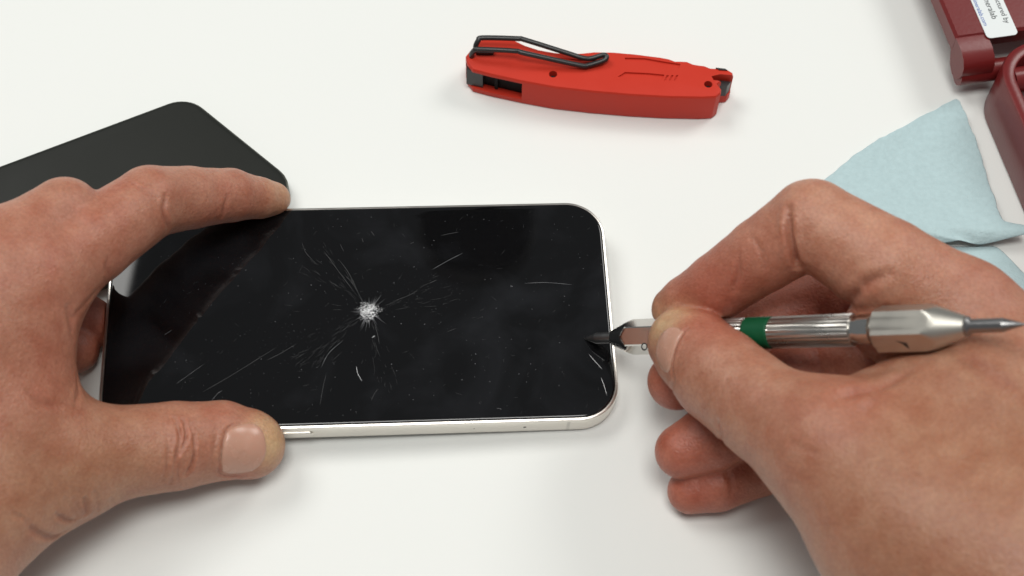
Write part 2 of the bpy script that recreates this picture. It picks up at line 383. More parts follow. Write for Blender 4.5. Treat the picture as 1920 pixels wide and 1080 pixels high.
clip = [(886, 109, 11.2), (884, 103, 13), (889, 95, 15.2), (900, 92.5, 16), (965, 95.5, 16.4), (985, 100, 16.4), (1085, 122, 13.6), (1103, 122.5, 13.3), (1130, 114, 13.8), (1137, 109, 14.2), (1136, 104.5, 14.4), (1129, 103.5, 14.2),
        (1108, 109.5, 13.4), (1092, 108.5, 13.6), (1060, 98.5, 14.4), (985, 75, 16.6), (970, 72.5, 16.6), (905, 71, 16.4), (897, 76, 16), (892, 86, 14.6), (893, 93, 13), (893, 100, 11.2)]
V, F = tube(catmull([at(*p)-ko for p in clip], 6), 0.85, 10); mesh_obj('belt_clip', V, F, 'black_steel', kn, 60)
V, F = kpoly([(893, 103), (925, 103.5), (927, 97), (895, 96)], 11.8, 13.2); mesh_obj('clip_seat', V, F, 'black_steel', kn)

# ------------------------------------------------------------------ the dark red case
ax = at(1918, 400, 0)-at(1830, 190, 0); ax /= np.linalg.norm(ax); bx = np.array([-ax[1], ax[0], 0]); zx = np.array([0, 0, 1.0])
CO = at(1829, 186, 0)-ax*5
CF = Frame(CO, np.c_[bx, -ax, zx])                      # local x to the right, local y away from the viewer
case = thing('hinged_case', 'dark red hinged plastic case lying open with a white maker label', 'case', CO, CF.r)
CL, CW, CH = 150.0, 100.0, 21.0
def tray(name, x0, x1, y0, y1, z0, z1, r, wall, floor, m):
    cx, cy = (x0+x1)/2, (y0+y1)/2; wd, ht = x1-x0, y1-y0
    prof = [(1.2, z0), (0.3, z0+0.3), (0, z0+1.2), (0, z1-1.2), (0.35, z1-0.35), (1.2, z1), (wall-0.8, z1), (wall-0.2, z1-0.3), (wall, z1-1.0), (wall, floor)]
    V, F = rr_loft(wd, ht, r, prof, 12); V = [(x+cx, y+cy, z) for x, y, z in V]
    return mesh_obj(name, V, F, m, case, 30)
base = tray('case_base', 0, CW, -CL, 0, 0, CH, 15.0, 4.2, 7.0, 'case_plastic')
tray('inner_rim', 5.2, CW-5.2, -CL+5, -17, 6, CH-5, 4.0, 2.2, 8.0, 'case_plastic')
V, F = box(9, CW-9, -CL+9, -22, 6.5, 12.5, 0.8); mesh_obj('insert', V, F, 'case_insert', case)
V, F = tube([(4.6, -11.5, 17.0), (13.0, -11.5, 17.0)], [4.1, 4.1], 20); mesh_obj('hinge_knuckle', V, F, 'case_plastic', case, 30)
lo = CF.to(at(1787, 112, 19)); l1 = CF.to(at(1752, 0, 19)); 
LX = lo[0]+4.5; LY = lo[1]
V, F = box(LX, LX+CW, LY+9, LY+130, 11.0, 18.0, 0.9); mesh_obj('lid', V, F, 'case_plastic', case)
arm = [(LX+0.05+10.5*x, y, z) for x in (0, 1) for y, z in ((LY+9.3, 17.6), (LY+4, 17.6), (LY+1, 16.6), (LY-1, 14.4), (LY-1.4, 11.5), (LY-0.6, 8.6), (LY+1.4, 6.6), (LY+4, 6.0), (LY+7, 7.5), (LY+9.3, 11.2))]
F = [tuple(range(10)), tuple(range(10, 20))]+[(i, (i+1) % 10, 10+(i+1) % 10, 10+i) for i in range(10)]
mesh_obj('hinge_arm', arm, F, 'case_plastic', case, 40)
V, F = tube([(LX+0.4, LY+1.5, 8.5), (LX+18, LY+1.5, 8.5)], [3.6, 3.6], 18); mesh_obj('hinge_pin', V, F, 'case_plastic', case, 30)
lb = [CF.to(at(x, y, 18.3)) for x, y in ((1850, 68), (1912, 68))]
lw = abs(lb[1][0]-lb[0][0]); lx = lb[0][0]; ly = (lb[0][1]+lb[1][1])/2
V, F = rr_loft(lw, 46, 1.5, [(0, 18.05), (0, 18.25)], 5); V = [(x+lx+lw/2, y+ly+23, z) for x, y, z in V]; mesh_obj('paper_label', V, F, 'paper', case)
# three printed lines; they read away from the top edge, the last letters nearest the hinge
for body, fx, m, sz, endoff in (('Manufactured by', 0.74, 'ink', 2.5, 5.0), ('Mineralab', 0.40, 'ink', 2.9, 7.4), ('www.mineralab.com', 0.06, 'ink_blue', 2.1, 5.2)):
    t = text_mesh('lettering', body, sz, m, case, CF, (0, 0, 0), (1, 0, 0), (0, 1, 0))
    co = np.array([v.co[:] for v in t.data.vertices])/S; co = CF.fro(co)     # back to plain text space
    Lx = co[:, 0].max()
    for v, c in zip(t.data.vertices, co):
        v.co = Vector((lx+lw*fx+c[1], ly+endoff+(Lx-c[0]), 18.29+c[2]))*S

# ------------------------------------------------------------------ the blue cloth
def cloth():
    # rows run from the far apex to the near fold and then back under; each row is a list of points
    far_l = catmull([at(*p) for p in ((1793, 186, 1.6), (1740, 212, 1.2), (1690, 240, 0.9), (1640, 268, 0.9), (1590, 302, 0.9), (1545, 338, 0.9), (1500, 380, 0.9), (1470, 430, 0.9))], 6)
    far_r = catmull([at(*p) for p in ((1796, 188, 1.6), (1808, 214, 1.3), (1822, 250, 1.2), (1838, 296, 1.2), (1852, 340, 1.5), (1866, 380, 2.4), (1880, 415, 4.0), (1925, 428, 6.0))], 6)
    n = len(far_l); m = 26; rows = []
    for i in range(n):
        row = []
        for k in range(m+1):
            s = k/m; p = far_l[i]*(1-s)+far_r[i]*s
            wob = 0.5*math.sin(p[0]*0.16+p[1]*0.05)+0.3*math.sin(p[1]*0.21+1.3)+0.12*math.sin(p[0]*0.37-p[1]*0.29)
            p = p+np.array([0, 0, max(0, wob+0.3)*min(1, i/8)])+(np.array([random.gauss(0, .22), random.gauss(0, .22), 0]) if k in (0, m) else 0)
            row.append(p)
        rows.append(row)
    last = rows[-1]
    edge = catmull([at(*p) for p in ((1440, 500, 0.9), (1560, 490, 1.0), (1680, 470, 1.2), (1775, 455, 3.2), (1800, 452, 4.2), (1830, 459, 2.2), (1860, 455, 3.0), (1895, 446, 5.0), (1930, 438, 6.5))], 8)
    idx = np.linspace(0, len(edge)-1, m+1); ed = [edge[int(round(q))] for q in idx]
    for t in (0.35, 0.7, 1.0):
        rows.append([last[k]*(1-t)+ed[k]*t+np.array([0, 0, 0.5*math.sin(t*3.1)]) for k in range(m+1)])
    return rows
def grid(rows):
    V = [p for r in rows for p in r]; m = len(rows[0]); F = []
    for i in range(len(rows)-1):
        for k in range(m-1): F.append((i*m+k, i*m+k+1, (i+1)*m+k+1, (i+1)*m+k))
    return V, F
mc = mat('microfibre', (0.455, 0.595, 0.615), 0.95, spec=0.1, nscale=520, namp=0.11, bump=(900, 0.6, 0.0005))
nt = mc.node_tree; nt.nodes['Principled BSDF'].inputs['Sheen Weight'].default_value = 0.25
co_ = at(1700, 400, 0)
cl = thing('cleaning_cloth', 'pale blue microfibre cloth lying folded beside the dark red case', 'cloth', co_)
def thick(o, t):
    md = o.modifiers.new('solid', 'SOLIDIFY'); md.thickness = t*S; md.offset = 1
    md2 = o.modifiers.new('sub', 'SUBSURF'); md2.levels = 1; md2.render_levels = 1
V, F = grid(cloth()); o = mesh_obj('upper_fold', np.array(V)-co_, F, 'microfibre', cl, 180); thick(o, 0.45)
lowr = [[at(1600+(2040-1600)*k/20, y0+(y1-y0)*k/20, 0.15)+np.array([0, 0, 0.25+0.25*math.sin(k*0.8+j)]) for k in range(21)]
        for j, (y0, y1) in enumerate(((470, 440), (500, 480), (540, 520), (580, 560), (630, 620), (690, 700)))]
# its right border runs down and to the right, away from the case
lowr = []
for j in range(9):
    t = j/8; a = at(1560+90*t, 462+230*t, 0.2); b = at(1868+190*t, 462+190*t, 0.2)
    lowr.append([a*(1-k/20)+b*k/20+np.array([0, 0, 0.3+0.25*math.sin(k*0.7+j*0.9)]) for k in range(21)])
V, F = grid(lowr); o = mesh_obj('lower_fold', np.array(V)-co_, F, 'microfibre', cl, 180); thick(o, 0.4)

# ------------------------------------------------------------------ the lamp head added off-frame for the dark round reflection in the screen
lc = np.array([28.0, 486.0, 900.0])
prop = thing('overhead_prop', 'round black lamp head added out of view for its reflection in the cracked screen', 'prop', lc)
V, F = loft([[(r*math.cos(k*math.pi/24), r*math.sin(k*math.pi/24), z) for k in range(48)] for r, z in ((50, 0), (58, 1), (62, 6), (62, 40), (56, 52), (36, 64), (14, 70))]); mesh_obj('prop_head', V, F, 'prop_black', prop, 35)
V, F = tube(catmull([(0, 0, 66), (0, 40, 140), (0, 160, 190), (0, 420, 120), (0, 520, -200), (0, 530, -896)], 8), 11, 14); mesh_obj('prop_arm', V, F, 'black_plastic', prop, 60)
V, F = loft([[(r*math.cos(k*math.pi/20), 530+r*math.sin(k*math.pi/20), z) for k in range(40)] for r, z in ((88, -899.8), (90, -896), (90, -888), (84, -884))]); mesh_obj('prop_base', V, F, 'black_plastic', prop, 35)

# ------------------------------------------------------------------ the double-ended scribing pick
TIP = PFR.fro(on_glass(1095, 635, 0.02)); TAIL = at(1926, 608, 86.0)
pa = (TAIL-TIP); PLEN = np.linalg.norm(pa); pa /= PLEN
pn = np.cross(pa, [0, 0, 1.0]); pn /= np.linalg.norm(pn); pb = np.cross(pn, pa)
NF = Frame(TIP, np.c_[pa, -pn, np.cross(pa, -pn)])
pen = thing('scribing_pick', 'double ended steel scribing pick with green band held over the phone', 'hand tool', TIP, NF.r)
def s_at(px):
    lo_, hi = 0.0, PLEN*1.1
    for _ in range(40):
        m_ = (lo_+hi)/2; X = TIP+pa*m_-CAM
        if 960+FPX*(X@RT)/(X@FW) < px: lo_ = m_
        else: hi = m_
    return (lo_+hi)/2
def lathe(prof, n=36, mod=None):
    rings = []
    for s, r in prof:
        ring = []
        for k in range(n):
            a = 2*math.pi*k/n; rr = mod(a, r) if mod else r
            ring.append((s, rr*math.cos(a), rr*math.sin(a)))
        rings.append(ring)
    return loft(rings)
def hexr(ap, rot=0.0):
    def f(a, r):
        q = ((a-rot) % (math.pi/3))-math.pi/6; return min(r, ap/math.cos(q))
    return f
q = s_at
V, F = lathe([(0, 0.05), (0.4, 0.22), (q(1118), 1.55), (q(1119), 1.62), (q(1158), 1.62)], 24); mesh_obj('scribe_point', V, F, 'carbide', pen, 25)
s0, s1 = q(1150), q(1190); sE = q(1300)
prof = [(s0, 2.0)]+[(s0+0.1+(s1-s0)*i/14*1.0, 2.25+(5.3-2.25)*i/14) for i in range(15)]+[(sE, 5.3)]
V, F = lathe(prof, 72, hexr(4.45, R(33))); front = mesh_obj('front_collet_nut', V, F, 'chrome', pen, 22)
GR = 22
def grooved(a, r): return r-0.7*min(1, max(0, math.cos(a*GR)*2.0+0.1)) if r > 4.0 else r
g0, g1, g2, g3 = q(1300)-0.1, q(1402), q(1449), q(1602)
V, F = lathe([(g0, 3.9), (g0+0.3, 4.25), (g1-0.4, 4.25), (g1, 3.95)], 416, grooved); mesh_obj('grooved_grip', V, F, 'nickel', pen, 50)
V, F = lathe([(g1-0.1, 3.8), (g1+0.02, 4.15)]+[(g1+0.1+(g2-g1-0.2)*i/24, 4.28+0.05*(i % 2)) for i in range(25)]+[(g2, 4.1), (g2+0.1, 3.8)], 48); mesh_obj('colour_band', V, F, 'green_paint', pen, 60)
V, F = lathe([(g2, 3.9), (g2+0.4, 4.25), (g3-0.3, 4.25), (g3, 3.95)], 416, grooved); mesh_obj('grooved_grip', V, F, 'nickel', pen, 50)
h0, h1 = q(1604), q(1644)
V, F = lathe([(g3-0.1, 3.5), (h0, 3.55), (h0+1.4, 3.55), (h0+1.6, 3.95), (h1-1.0, 3.95), (h1-0.6, 3.5), (h1+0.1, 3.5)], 48); mesh_obj('collar', V, F, 'chrome', pen, 30)
t0, t1, t2 = q(1644), q(1742), q(1812)
prof = [(t0, 4.6), (t0+0.5, 5.3), (t0+0.9, 6.3), (t1, 6.3)]+[(t1+(t2-t1)*i/14, 6.2+(2.6-6.2)*i/14) for i in range(15)]
V, F = lathe(prof, 72, hexr(5.25, R(20))); tail = mesh_obj('rear_collet_nut', V, F, 'satin_nickel', pen, 22)
V, F = lathe([(t2-0.3, 2.35), (t2+0.6, 2.5), (t2+0.9, 2.1), (t2+1.2, 1.75), (q(1882), 1.75), (q(1884), 1.6), (PLEN, 0.1)], 24); mesh_obj('scribe_point', V, F, 'grey_steel', pen, 25)

# small engraved marks on the two nuts
def on_nut(px, py, ap, rot, lift=0.05):
    dr = ray(px, py); dr = dr/np.linalg.norm(dr); f = hexr(ap, rot); t = 300.0
    for _ in range(200):
        p = NF.to(CAM+dr*t); d = math.hypot(p[1], p[2])-f(math.atan2(p[2], p[1]), 99)
        t += d*0.6
        if d < lift: break
    return NF.to(CAM+dr*t)
V = [on_nut(x, y, 5.25, R(20)) for x, y in ((1678, 639), (1700, 643), (1706, 655), (1698, 650), (1692, 645))]
mesh_obj('engraved_mark', V, [(0, 1, 4), (1, 2, 3), (1, 3, 4)], 'engraving', tail)
V = [on_nut(1208+r*math.cos(k*math.pi/9)*0.8, 650+r*math.sin(k*math.pi/9), 4.45, R(33)) for r in (7.5, 5.0) for k in range(18)]
mesh_obj('engraved_ring', V, [(k, (k+1) % 18, 18+(k+1) % 18, 18+k) for k in range(18)], 'engraving', front)

# ------------------------------------------------------------------ hands: signed distance fields turned into one skin each
def cone(P, a, b, ra, rb):
    """round cone between a and b"""
    ba = b-a; l2 = float(ba@ba); rr = ra-rb; a2 = l2-rr*rr; il2 = 1/l2
    pa_ = P-a; y = pa_@ba; z = y-l2
    w_ = pa_*l2-np.outer(y, ba); x2 = np.einsum('ij,ij->i', w_, w_)
    y2 = y*y*l2; z2_ = z*z*l2; k = np.sign(rr)*rr*rr*x2
    d = (np.sqrt(np.maximum(x2*a2*il2, 0))+y*rr)*il2-ra
    c1 = np.sign(z)*a2*z2_ > k; c2 = np.sign(y)*a2*y2 < k
    d = np.where(c2, np.sqrt(x2+y2)*il2-ra, d)
    d = np.where(c1, np.sqrt(x2+z2_)*il2-rb, d)
    return d
def smin(a, b, k):
    h = np.maximum(k-np.abs(a-b), 0)/k; return np.minimum(a, b)-h*h*k*0.25
def smax(a, b, k): return -smin(-a, -b, k)
def ellipsoid(P, c, r, rot=None):
    q_ = P-c
    if rot is not None: q_ = q_@rot
    q_ = q_/r; n_ = np.linalg.norm(q_, axis=1); g = np.linalg.norm(q_/r, axis=1)
    return n_*(n_-1)/np.maximum(g, 1e-6)
def sd_phone(P):
    q_ = PFR.to(P)-np.array([0, 0, PT/2]); d = np.abs(q_)-np.array([PL/2, PW/2, PT/2])+0.6
    # rounded corners in plan
    dx = np.maximum(np.abs(q_[:, 0])-PL/2+11.5, 0); dy = np.maximum(np.abs(q_[:, 1])-PW/2+11.5, 0)
    plan = np.sqrt(dx*dx+dy*dy)-11.5; plan = np.where((dx == 0) & (dy == 0), np.maximum(np.abs(q_[:, 0])-PL/2, np.abs(q_[:, 1])-PW/2), plan)
    vz = np.abs(q_[:, 2])-PT/2
    return np.where((plan > 0) & (vz > 0), np.hypot(plan, vz), np.maximum(plan, vz))
def sd_dark(P):
    d = None; n = len(P2)
    for a, b in ((ca, cb), (cb, cc), (cc, cd), (cd, ca)):
        e = b-a; nn = np.array([e[1], -e[0]])/np.linalg.norm(e)
        mid = (ca+cc)/2
        if (mid-a)@nn > 0: nn = -nn
        t = (P[:, :2]-a)@nn; d = t if d is None else np.maximum(d, t)
    return np.maximum(d, P[:, 2]-z2)
def sd_pen(P):
    q_ = NF.to(P); s = q_[:, 0]; r = np.hypot(q_[:, 1], q_[:, 2])
    rad = np.interp(s, [0, 5, s0, s1, sE, g0+.5, g3, h1, t0+.9, t1, t2, t2+1, PLEN], [0.1, 1.6, 1.7, 5.15, 5.15, 4.3, 4.3, 4.3, 6.1, 6.1, 2.6, 1.9, 1.0])
    return r-rad

class Hand:
    def __init__(s, chains, palm, carve, creases, kpalm=6.0, kf=1.0):
        s.ch = [[(at(*p[:3]), p[3]) for p in c] for c in chains]
        s.pl = [[(at(*p[:3]), p[3]) for p in c] for c in palm]
        s.carve = carve; s.kp = kpalm; s.kf = kf; s.cr = []; s.extra = []
    def chain(s, P, c, k):
        d = None
        for i in range(len(c)-1):
            e = cone(P, c[i][0], c[i+1][0], c[i][1], c[i+1][1]); d = e if d is None else smin(d, e, k)
        return d
    def raw(s, P):
        d = None
        for c in s.pl:
            e = s.chain(P, c, 4.0); d = e if d is None else smin(d, e, 9.0)
        fd = None
        for c in s.ch:
            e = s.chain(P, c, s.kf); fd = e if fd is None else smin(fd, e, 1.6)
        d = smin(d, fd, s.kp)
        for f in s.extra: d = f(P, d)
        return d
    def sdf(s, P):
        d = s.raw(P)
        for f in s.carve: d = smax(d, 0.12-f(P), 1.0)
        return smax(d, 0.15-P[:, 2], 1.0)
    def hits(s, pts):
        dr = np.array([ray(*p) for p in pts]); dr /= np.linalg.norm(dr, axis=1)[:, None]; t = np.full(len(pts), 300.0)
        for _ in range(90):
            v = s.sdf(CAM+dr*t[:, None]); v = np.where(t > 700, 0, v); t = t+np.where(np.abs(v) > 0.015, v*0.85, 0)
            if np.all(np.abs(v) <= 0.015): break
        return CAM+dr*t[:, None], t < 700
    def grad(s, P):
        e = 0.12; T4 = np.array([[1, -1, -1], [-1, -1, 1], [-1, 1, -1], [1, 1, 1.]])
        g = sum(s.sdf(P+t*e)[:, None]*t for t in T4)
        return g/np.maximum(np.linalg.norm(g, axis=1), 1e-9)[:, None]

def surface_nets(fn, lo_, hi, h):
    lo_ = np.array(lo_, float); n = np.ceil((np.array(hi)-lo_)/h).astype(int)+1
    xs = [lo_[i]+h*np.arange(n[i]) for i in range(3)]
    # coarse pass, then fine samples only near the surface
    st = 4; ns = [-(-n[i]//st)+1 for i in range(3)]
    g = np.stack(np.meshgrid(*[lo_[i]+h*st*np.arange(ns[i]) for i in range(3)], indexing='ij'), -1)
    cv = fn(g.reshape(-1, 3)).reshape(ns)
    vol = np.repeat(np.repeat(np.repeat(cv, st, 0), st, 1), st, 2)[:n[0], :n[1], :n[2]].copy()
    for ij in range(0, 1):
        near = np.abs(vol) < h*st*2.4
        ix = np.argwhere(near)
        for k in range(0, len(ix), 200000):
            q_ = ix[k:k+200000]; vol[q_[:, 0], q_[:, 1], q_[:, 2]] = fn(lo_+h*q_)
    ins = vol < 0
    c = [ins[a:n[0]-1+a, b:n[1]-1+b, d:n[2]-1+d] for a in (0, 1) for b in (0, 1) for d in (0, 1)]
    sm = sum(q_.astype(np.int8) for q_ in c); act = (sm > 0) & (sm < 8)
    cells = np.argwhere(act); idx = -np.ones(act.shape, np.int64); idx[act] = np.arange(len(cells))
    acc = np.zeros((len(cells), 3)); cnt = np.zeros(len(cells))
    cor = [(a, b, d) for a in (0, 1) for b in (0, 1) for d in (0, 1)]
    for A_ in cor:
        for ax_ in range(3):
            if A_[ax_] == 0:
                B_ = list(A_); B_[ax_] = 1
                va = vol[cells[:, 0]+A_[0], cells[:, 1]+A_[1], cells[:, 2]+A_[2]]; vb = vol[cells[:, 0]+B_[0], cells[:, 1]+B_[1], cells[:, 2]+B_[2]]
                m_ = (va < 0) != (vb < 0); t = np.where(m_, va/np.where(m_, va-vb, 1), 0)
                pt = np.array(A_)[None]+np.zeros((len(cells), 3)); pt[:, ax_] += t
                acc[m_] += pt[m_]; cnt[m_] += 1
    Vv = lo_+h*(cells+acc/cnt[:, None]); Fc = []
    for ax_ in range(3):
        sl0 = [slice(None)]*3; sl1 = [slice(None)]*3; sl0[ax_] = slice(0, -1); sl1[ax_] = slice(1, None)
        ch = ins[tuple(sl0)] != ins[tuple(sl1)]; e = np.argwhere(ch); u, v = [(1, 2), (2, 0), (0, 1)][ax_]
        ok = (e[:, u] > 0) & (e[:, v] > 0) & (e[:, u] < n[u]-1) & (e[:, v] < n[v]-1); e = e[ok]
        fl = ins[tuple(sl0)][tuple(e.T)]
        def cid(du, dv):
            q_ = e.copy(); q_[:, u] -= du; q_[:, v] -= dv; return idx[q_[:, 0], q_[:, 1], q_[:, 2]]
        Q = np.stack([cid(0, 0), cid(1, 0), cid(1, 1), cid(0, 1)], 1)
        Q[~fl] = Q[~fl][:, ::-1]; Fc.append(Q)
    return Vv, np.concatenate(Fc)

def seg_dist(P, a, b):
    ba = b-a; t = np.clip(((P-a)@ba)/max(1e-9, ba@ba), 0, 1); return np.linalg.norm(P-a-t[:, None]*ba, axis=1)
def vnoise(P, f, seed):
    """cheap smooth noise from summed sines"""
    rng = np.random.RandomState(seed); o_ = np.zeros(len(P))
    for k in range(7):
        d = rng.normal(size=3); d /= np.linalg.norm(d); o_ += np.sin(P@d*f*rng.uniform(.6, 1.7)+rng.uniform(0, 6.3))
    return o_/7

def skin_material():
    m = bpy.data.materials.new('skin'); m.use_nodes = True; MATS['skin'] = m
    nt = m.node_tree; N = nt.nodes; b = N['Principled BSDF']; L_ = nt.links.new
    at_ = N.new('ShaderNodeAttribute'); at_.attribute_name = 'tone'
    tc = N.new('ShaderNodeTexCoord')
    n1 = N.new('ShaderNodeTexNoise'); n1.inputs['Scale'].default_value = 170; n1.inputs['Detail'].default_value = 5; L_(tc.outputs['Object'], n1.inputs['Vector'])
    n3 = N.new('ShaderNodeTexNoise'); n3.inputs['Scale'].default_value = 1100; n3.inputs['Detail'].default_value = 2; L_(tc.outputs['Object'], n3.inputs['Vector'])
    cr = N.new('ShaderNodeValToRGB'); cr.color_ramp.elements[0].position = 0.32; cr.color_ramp.elements[1].position = 0.70
    cr.color_ramp.elements[0].color = (0.90, 0.77, 0.73, 1); cr.color_ramp.elements[1].color = (1.06, 1.09, 1.11, 1); L_(n1.outputs['Fac'], cr.inputs['Fac'])
    cr2 = N.new('ShaderNodeValToRGB'); cr2.color_ramp.elements[0].position = 0.3; cr2.color_ramp.elements[1].position = 0.7
    cr2.color_ramp.elements[0].color = (0.87, 0.82, 0.80, 1); cr2.color_ramp.elements[1].color = (1.05, 1.05, 1.05, 1); L_(n3.outputs['Fac'], cr2.inputs['Fac'])
    m1 = N.new('ShaderNodeMix'); m1.data_type = 'RGBA'; m1.blend_type = 'MULTIPLY'; m1.inputs['Factor'].default_value = 1
    m2 = N.new('ShaderNodeMix'); m2.data_type = 'RGBA'; m2.blend_type = 'MULTIPLY'; m2.inputs['Factor'].default_value = 1
    L_(at_.outputs['Color'], m1.inputs['A']); L_(cr.outputs['Color'], m1.inputs['B']); L_(m1.outputs['Result'], m2.inputs['A']); L_(cr2.outputs['Color'], m2.inputs['B'])
    L_(m2.outputs['Result'], b.inputs['Base Color'])
    b.inputs['Subsurface Weight'].default_value = 0.55; b.inputs['Subsurface Radius'].default_value = (1.0, 0.38, 0.22); b.inputs['Subsurface Scale'].default_value = 0.0022
    b.inputs['Roughness'].default_value = 0.52; b.inputs['Specular IOR Level'].default_value = 0.45
    vo = N.new('ShaderNodeTexVoronoi'); vo.feature = 'DISTANCE_TO_EDGE'; vo.inputs['Scale'].default_value = 950; L_(tc.outputs['Object'], vo.inputs['Vector'])
    n2 = N.new('ShaderNodeTexNoise'); n2.inputs['Scale'].default_value = 700; n2.inputs['Detail'].default_value = 5; L_(tc.outputs['Object'], n2.inputs['Vector'])
    ad = N.new('ShaderNodeMath'); ad.operation = 'ADD'; L_(vo.outputs['Distance'], ad.inputs[0]); L_(n2.outputs['Fac'], ad.inputs[1])
    bp = N.new('ShaderNodeBump'); bp.inputs['Strength'].default_value = 0.55; bp.inputs['Distance'].default_value = 0.00030; L_(ad.outputs[0], bp.inputs['Height']); L_(bp.outputs['Normal'], b.inputs['Normal'])
    mr = N.new('ShaderNodeMapRange'); mr.inputs['To Min'].default_value = 0.34; mr.inputs['To Max'].default_value = 0.56; L_(n1.outputs['Fac'], mr.inputs['Value']); L_(mr.outputs['Result'], b.inputs['Roughness'])
    return m
skin_material()
mn = mat('nail', (0.50, 0.275, 0.198), 0.26, spec=0.5, nscale=350, namp=0.06)
mn.node_tree.nodes['Principled BSDF'].inputs['Subsurface Weight'].default_value = 0.3
mn.node_tree.nodes['Principled BSDF'].inputs['Subsurface Radius'].default_value = (1, .4, .3); mn.node_tree.nodes['Principled BSDF'].inputs['Subsurface Scale'].default_value = 0.001

SKIN = np.array([0.430, 0.221, 0.144]); TAN = np.array([0.355, 0.185, 0.100]); LIT_SKIN = np.array([0.53, 0.285, 0.185]); RED = np.array([0.415, 0.124, 0.077]); PALE = np.array([0.60, 0.43, 0.24])  # lighter knuckle tone: stretched skin, with bright light mostly painted in
def build_hand(name, label, H, creases, tones, lo_, hi, h=0.9):
    Vv, Fq = surface_nets(H.sdf, lo_, hi, h)
    for _ in range(2):
        Vv = Vv-H.grad(Vv)*H.sdf(Vv)[:, None]*0.9
    # keep only the biggest connected piece
    me = bpy.data.meshes.new('tmp'); me.from_pydata(Vv.tolist(), [], Fq.tolist())
    o_ = bpy.data.objects.new('tmp', me); col.objects.link(o_)
    bm = bmesh.new(); bm.from_mesh(me); bm.verts.ensure_lookup_table(); seen = set(); best = []
    for v in bm.verts:
        if v.index in seen: continue
        st = [v]; comp = []; seen.add(v.index)
        while st:
            q_ = st.pop(); comp.append(q_)
            for e in q_.link_edges:
                w2 = e.other_vert(q_)
                if w2.index not in seen: seen.add(w2.index); st.append(w2)
        if len(comp) > len(best): best = comp
    keep = set(v.index for v in best)
    bmesh.ops.delete(bm, geom=[v for v in bm.verts if v.index not in keep], context='VERTS'); bm.to_mesh(me); bm.free()
    md = o_.modifiers.new('s', 'SUBSURF'); md.levels = 1
    bpy.context.view_layer.update()
    me2 = bpy.data.meshes.new_from_object(o_.evaluated_get(bpy.context.evaluated_depsgraph_get())); bpy.data.objects.remove(o_)
    n = len(me2.vertices); P = np.empty(n*3); me2.vertices.foreach_get('co', P); P = P.reshape(-1, 3)
    P = P-H.grad(P)*np.clip(H.sdf(P), -0.6, 0.6)[:, None]*0.8
    G = H.grad(P); disp = 0.10*vnoise(P, 0.35, 3)+0.05*vnoise(P, 1.1, 5)
    crv = np.zeros(n)
    for pts, dep, wd in creases:
        C3, okh = H.hits(pts)
        if not okh.all() or np.abs(np.diff(C3, axis=0)).max() > 45: continue
        if len(C3) > 1: C3 = catmull(C3, 5)
        ok = np.zeros(n, bool); lo3, hi3 = np.min(C3, 0)-6*wd-1, np.max(C3, 0)+6*wd+1
        ok = np.all((P > lo3) & (P < hi3), 1)
        if not ok.any(): continue
        D_ = np.full(ok.sum(), 1e9); T_ = np.zeros(ok.sum())
        for i in range(len(C3)-1):
            dd = seg_dist(P[ok], np.array(C3[i]), np.array(C3[i+1])); cl_ = dd < D_; D_ = np.where(cl_, dd, D_); T_ = np.where(cl_, (i+.5)/(len(C3)-1), T_)
        tp = np.clip(np.minimum(T_, 1-T_)*4+0.25, 0, 1)
        disp[ok] += tp*dep*(-np.exp(-(D_/wd)**2)+0.35*np.exp(-((D_-2.0*wd)/(1.3*wd))**2)); crv[ok] = np.maximum(crv[ok], tp*min(1, dep/0.6)*np.exp(-(D_/wd)**2))
    # contact surfaces stay clear of the things touched
    clear = P[:, 2]-0.1
    for f in H.carve: clear = np.minimum(clear, f(P))
    disp = np.where(disp > 0, np.minimum(disp, np.maximum(0, clear-0.1)), disp)
    P = P+G*disp[:, None]
    colr = np.repeat(SKIN[None], n, 0)*(1+0.05*vnoise(P, 0.12, 9))[:, None]
    rr_ = 0.30*np.clip(vnoise(P, 0.14, 21)*1.5+0.05, 0, 1)+0.16*np.clip(vnoise(P, 0.6, 33)*1.8, 0, 1); colr = colr*(1-rr_[:, None])+RED*rr_[:, None]
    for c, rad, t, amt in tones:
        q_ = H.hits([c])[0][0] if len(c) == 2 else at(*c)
        wgt = amt*np.exp(-(np.linalg.norm(P-q_, axis=1)/rad)**2); tc_ = {'r': RED, 'p': PALE, 't': TAN, 'l': LIT_SKIN}[t]
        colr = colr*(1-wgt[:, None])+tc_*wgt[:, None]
    wgt = 0.35*crv; colr = colr*(1-wgt[:, None])+RED*0.8*wgt[:, None]
    org_ = np.array([*P.mean(0)[:2], P[:, 2].min()])
    me2.vertices.foreach_set('co', ((P-org_)*S).ravel())
    a_ = me2.attributes.new('tone', 'FLOAT_COLOR', 'POINT'); a_.data.foreach_set('color', np.c_[colr, np.ones(n)].ravel())
    me2.polygons.foreach_set('use_smooth', np.ones(len(me2.polygons), bool)); me2.materials.clear(); me2.materials.append(MATS['skin']); me2.update()
    t = thing(name, label, 'hand', org_)
    b_ = bpy.data.objects.new('skin_surface', me2); link(b_, t)
    return t, org_
def nail(H, parent, org_, outline, center, m, h=0.35, name='fingernail', edge=-0.15):
    O = smooth_poly(outline, 2); C_ = np.array(center, float); rings = []
    for s_, hh in ((0.0, h), (0.3, h*0.93), (0.55, h*0.76), (0.75, h*0.55), (0.88, h*0.38), (0.96, h*0.2), (1.0, edge), (1.03, edge-0.5)):
        Q_, _ok = H.hits([C_+(p-C_)*max(s_, 0.01) for p in O]); rings.append(Q_+H.grad(Q_)*hh-org_)
    V, F = loft(rings, False, False)
    return mesh_obj(name, V, F, m, parent, 180)

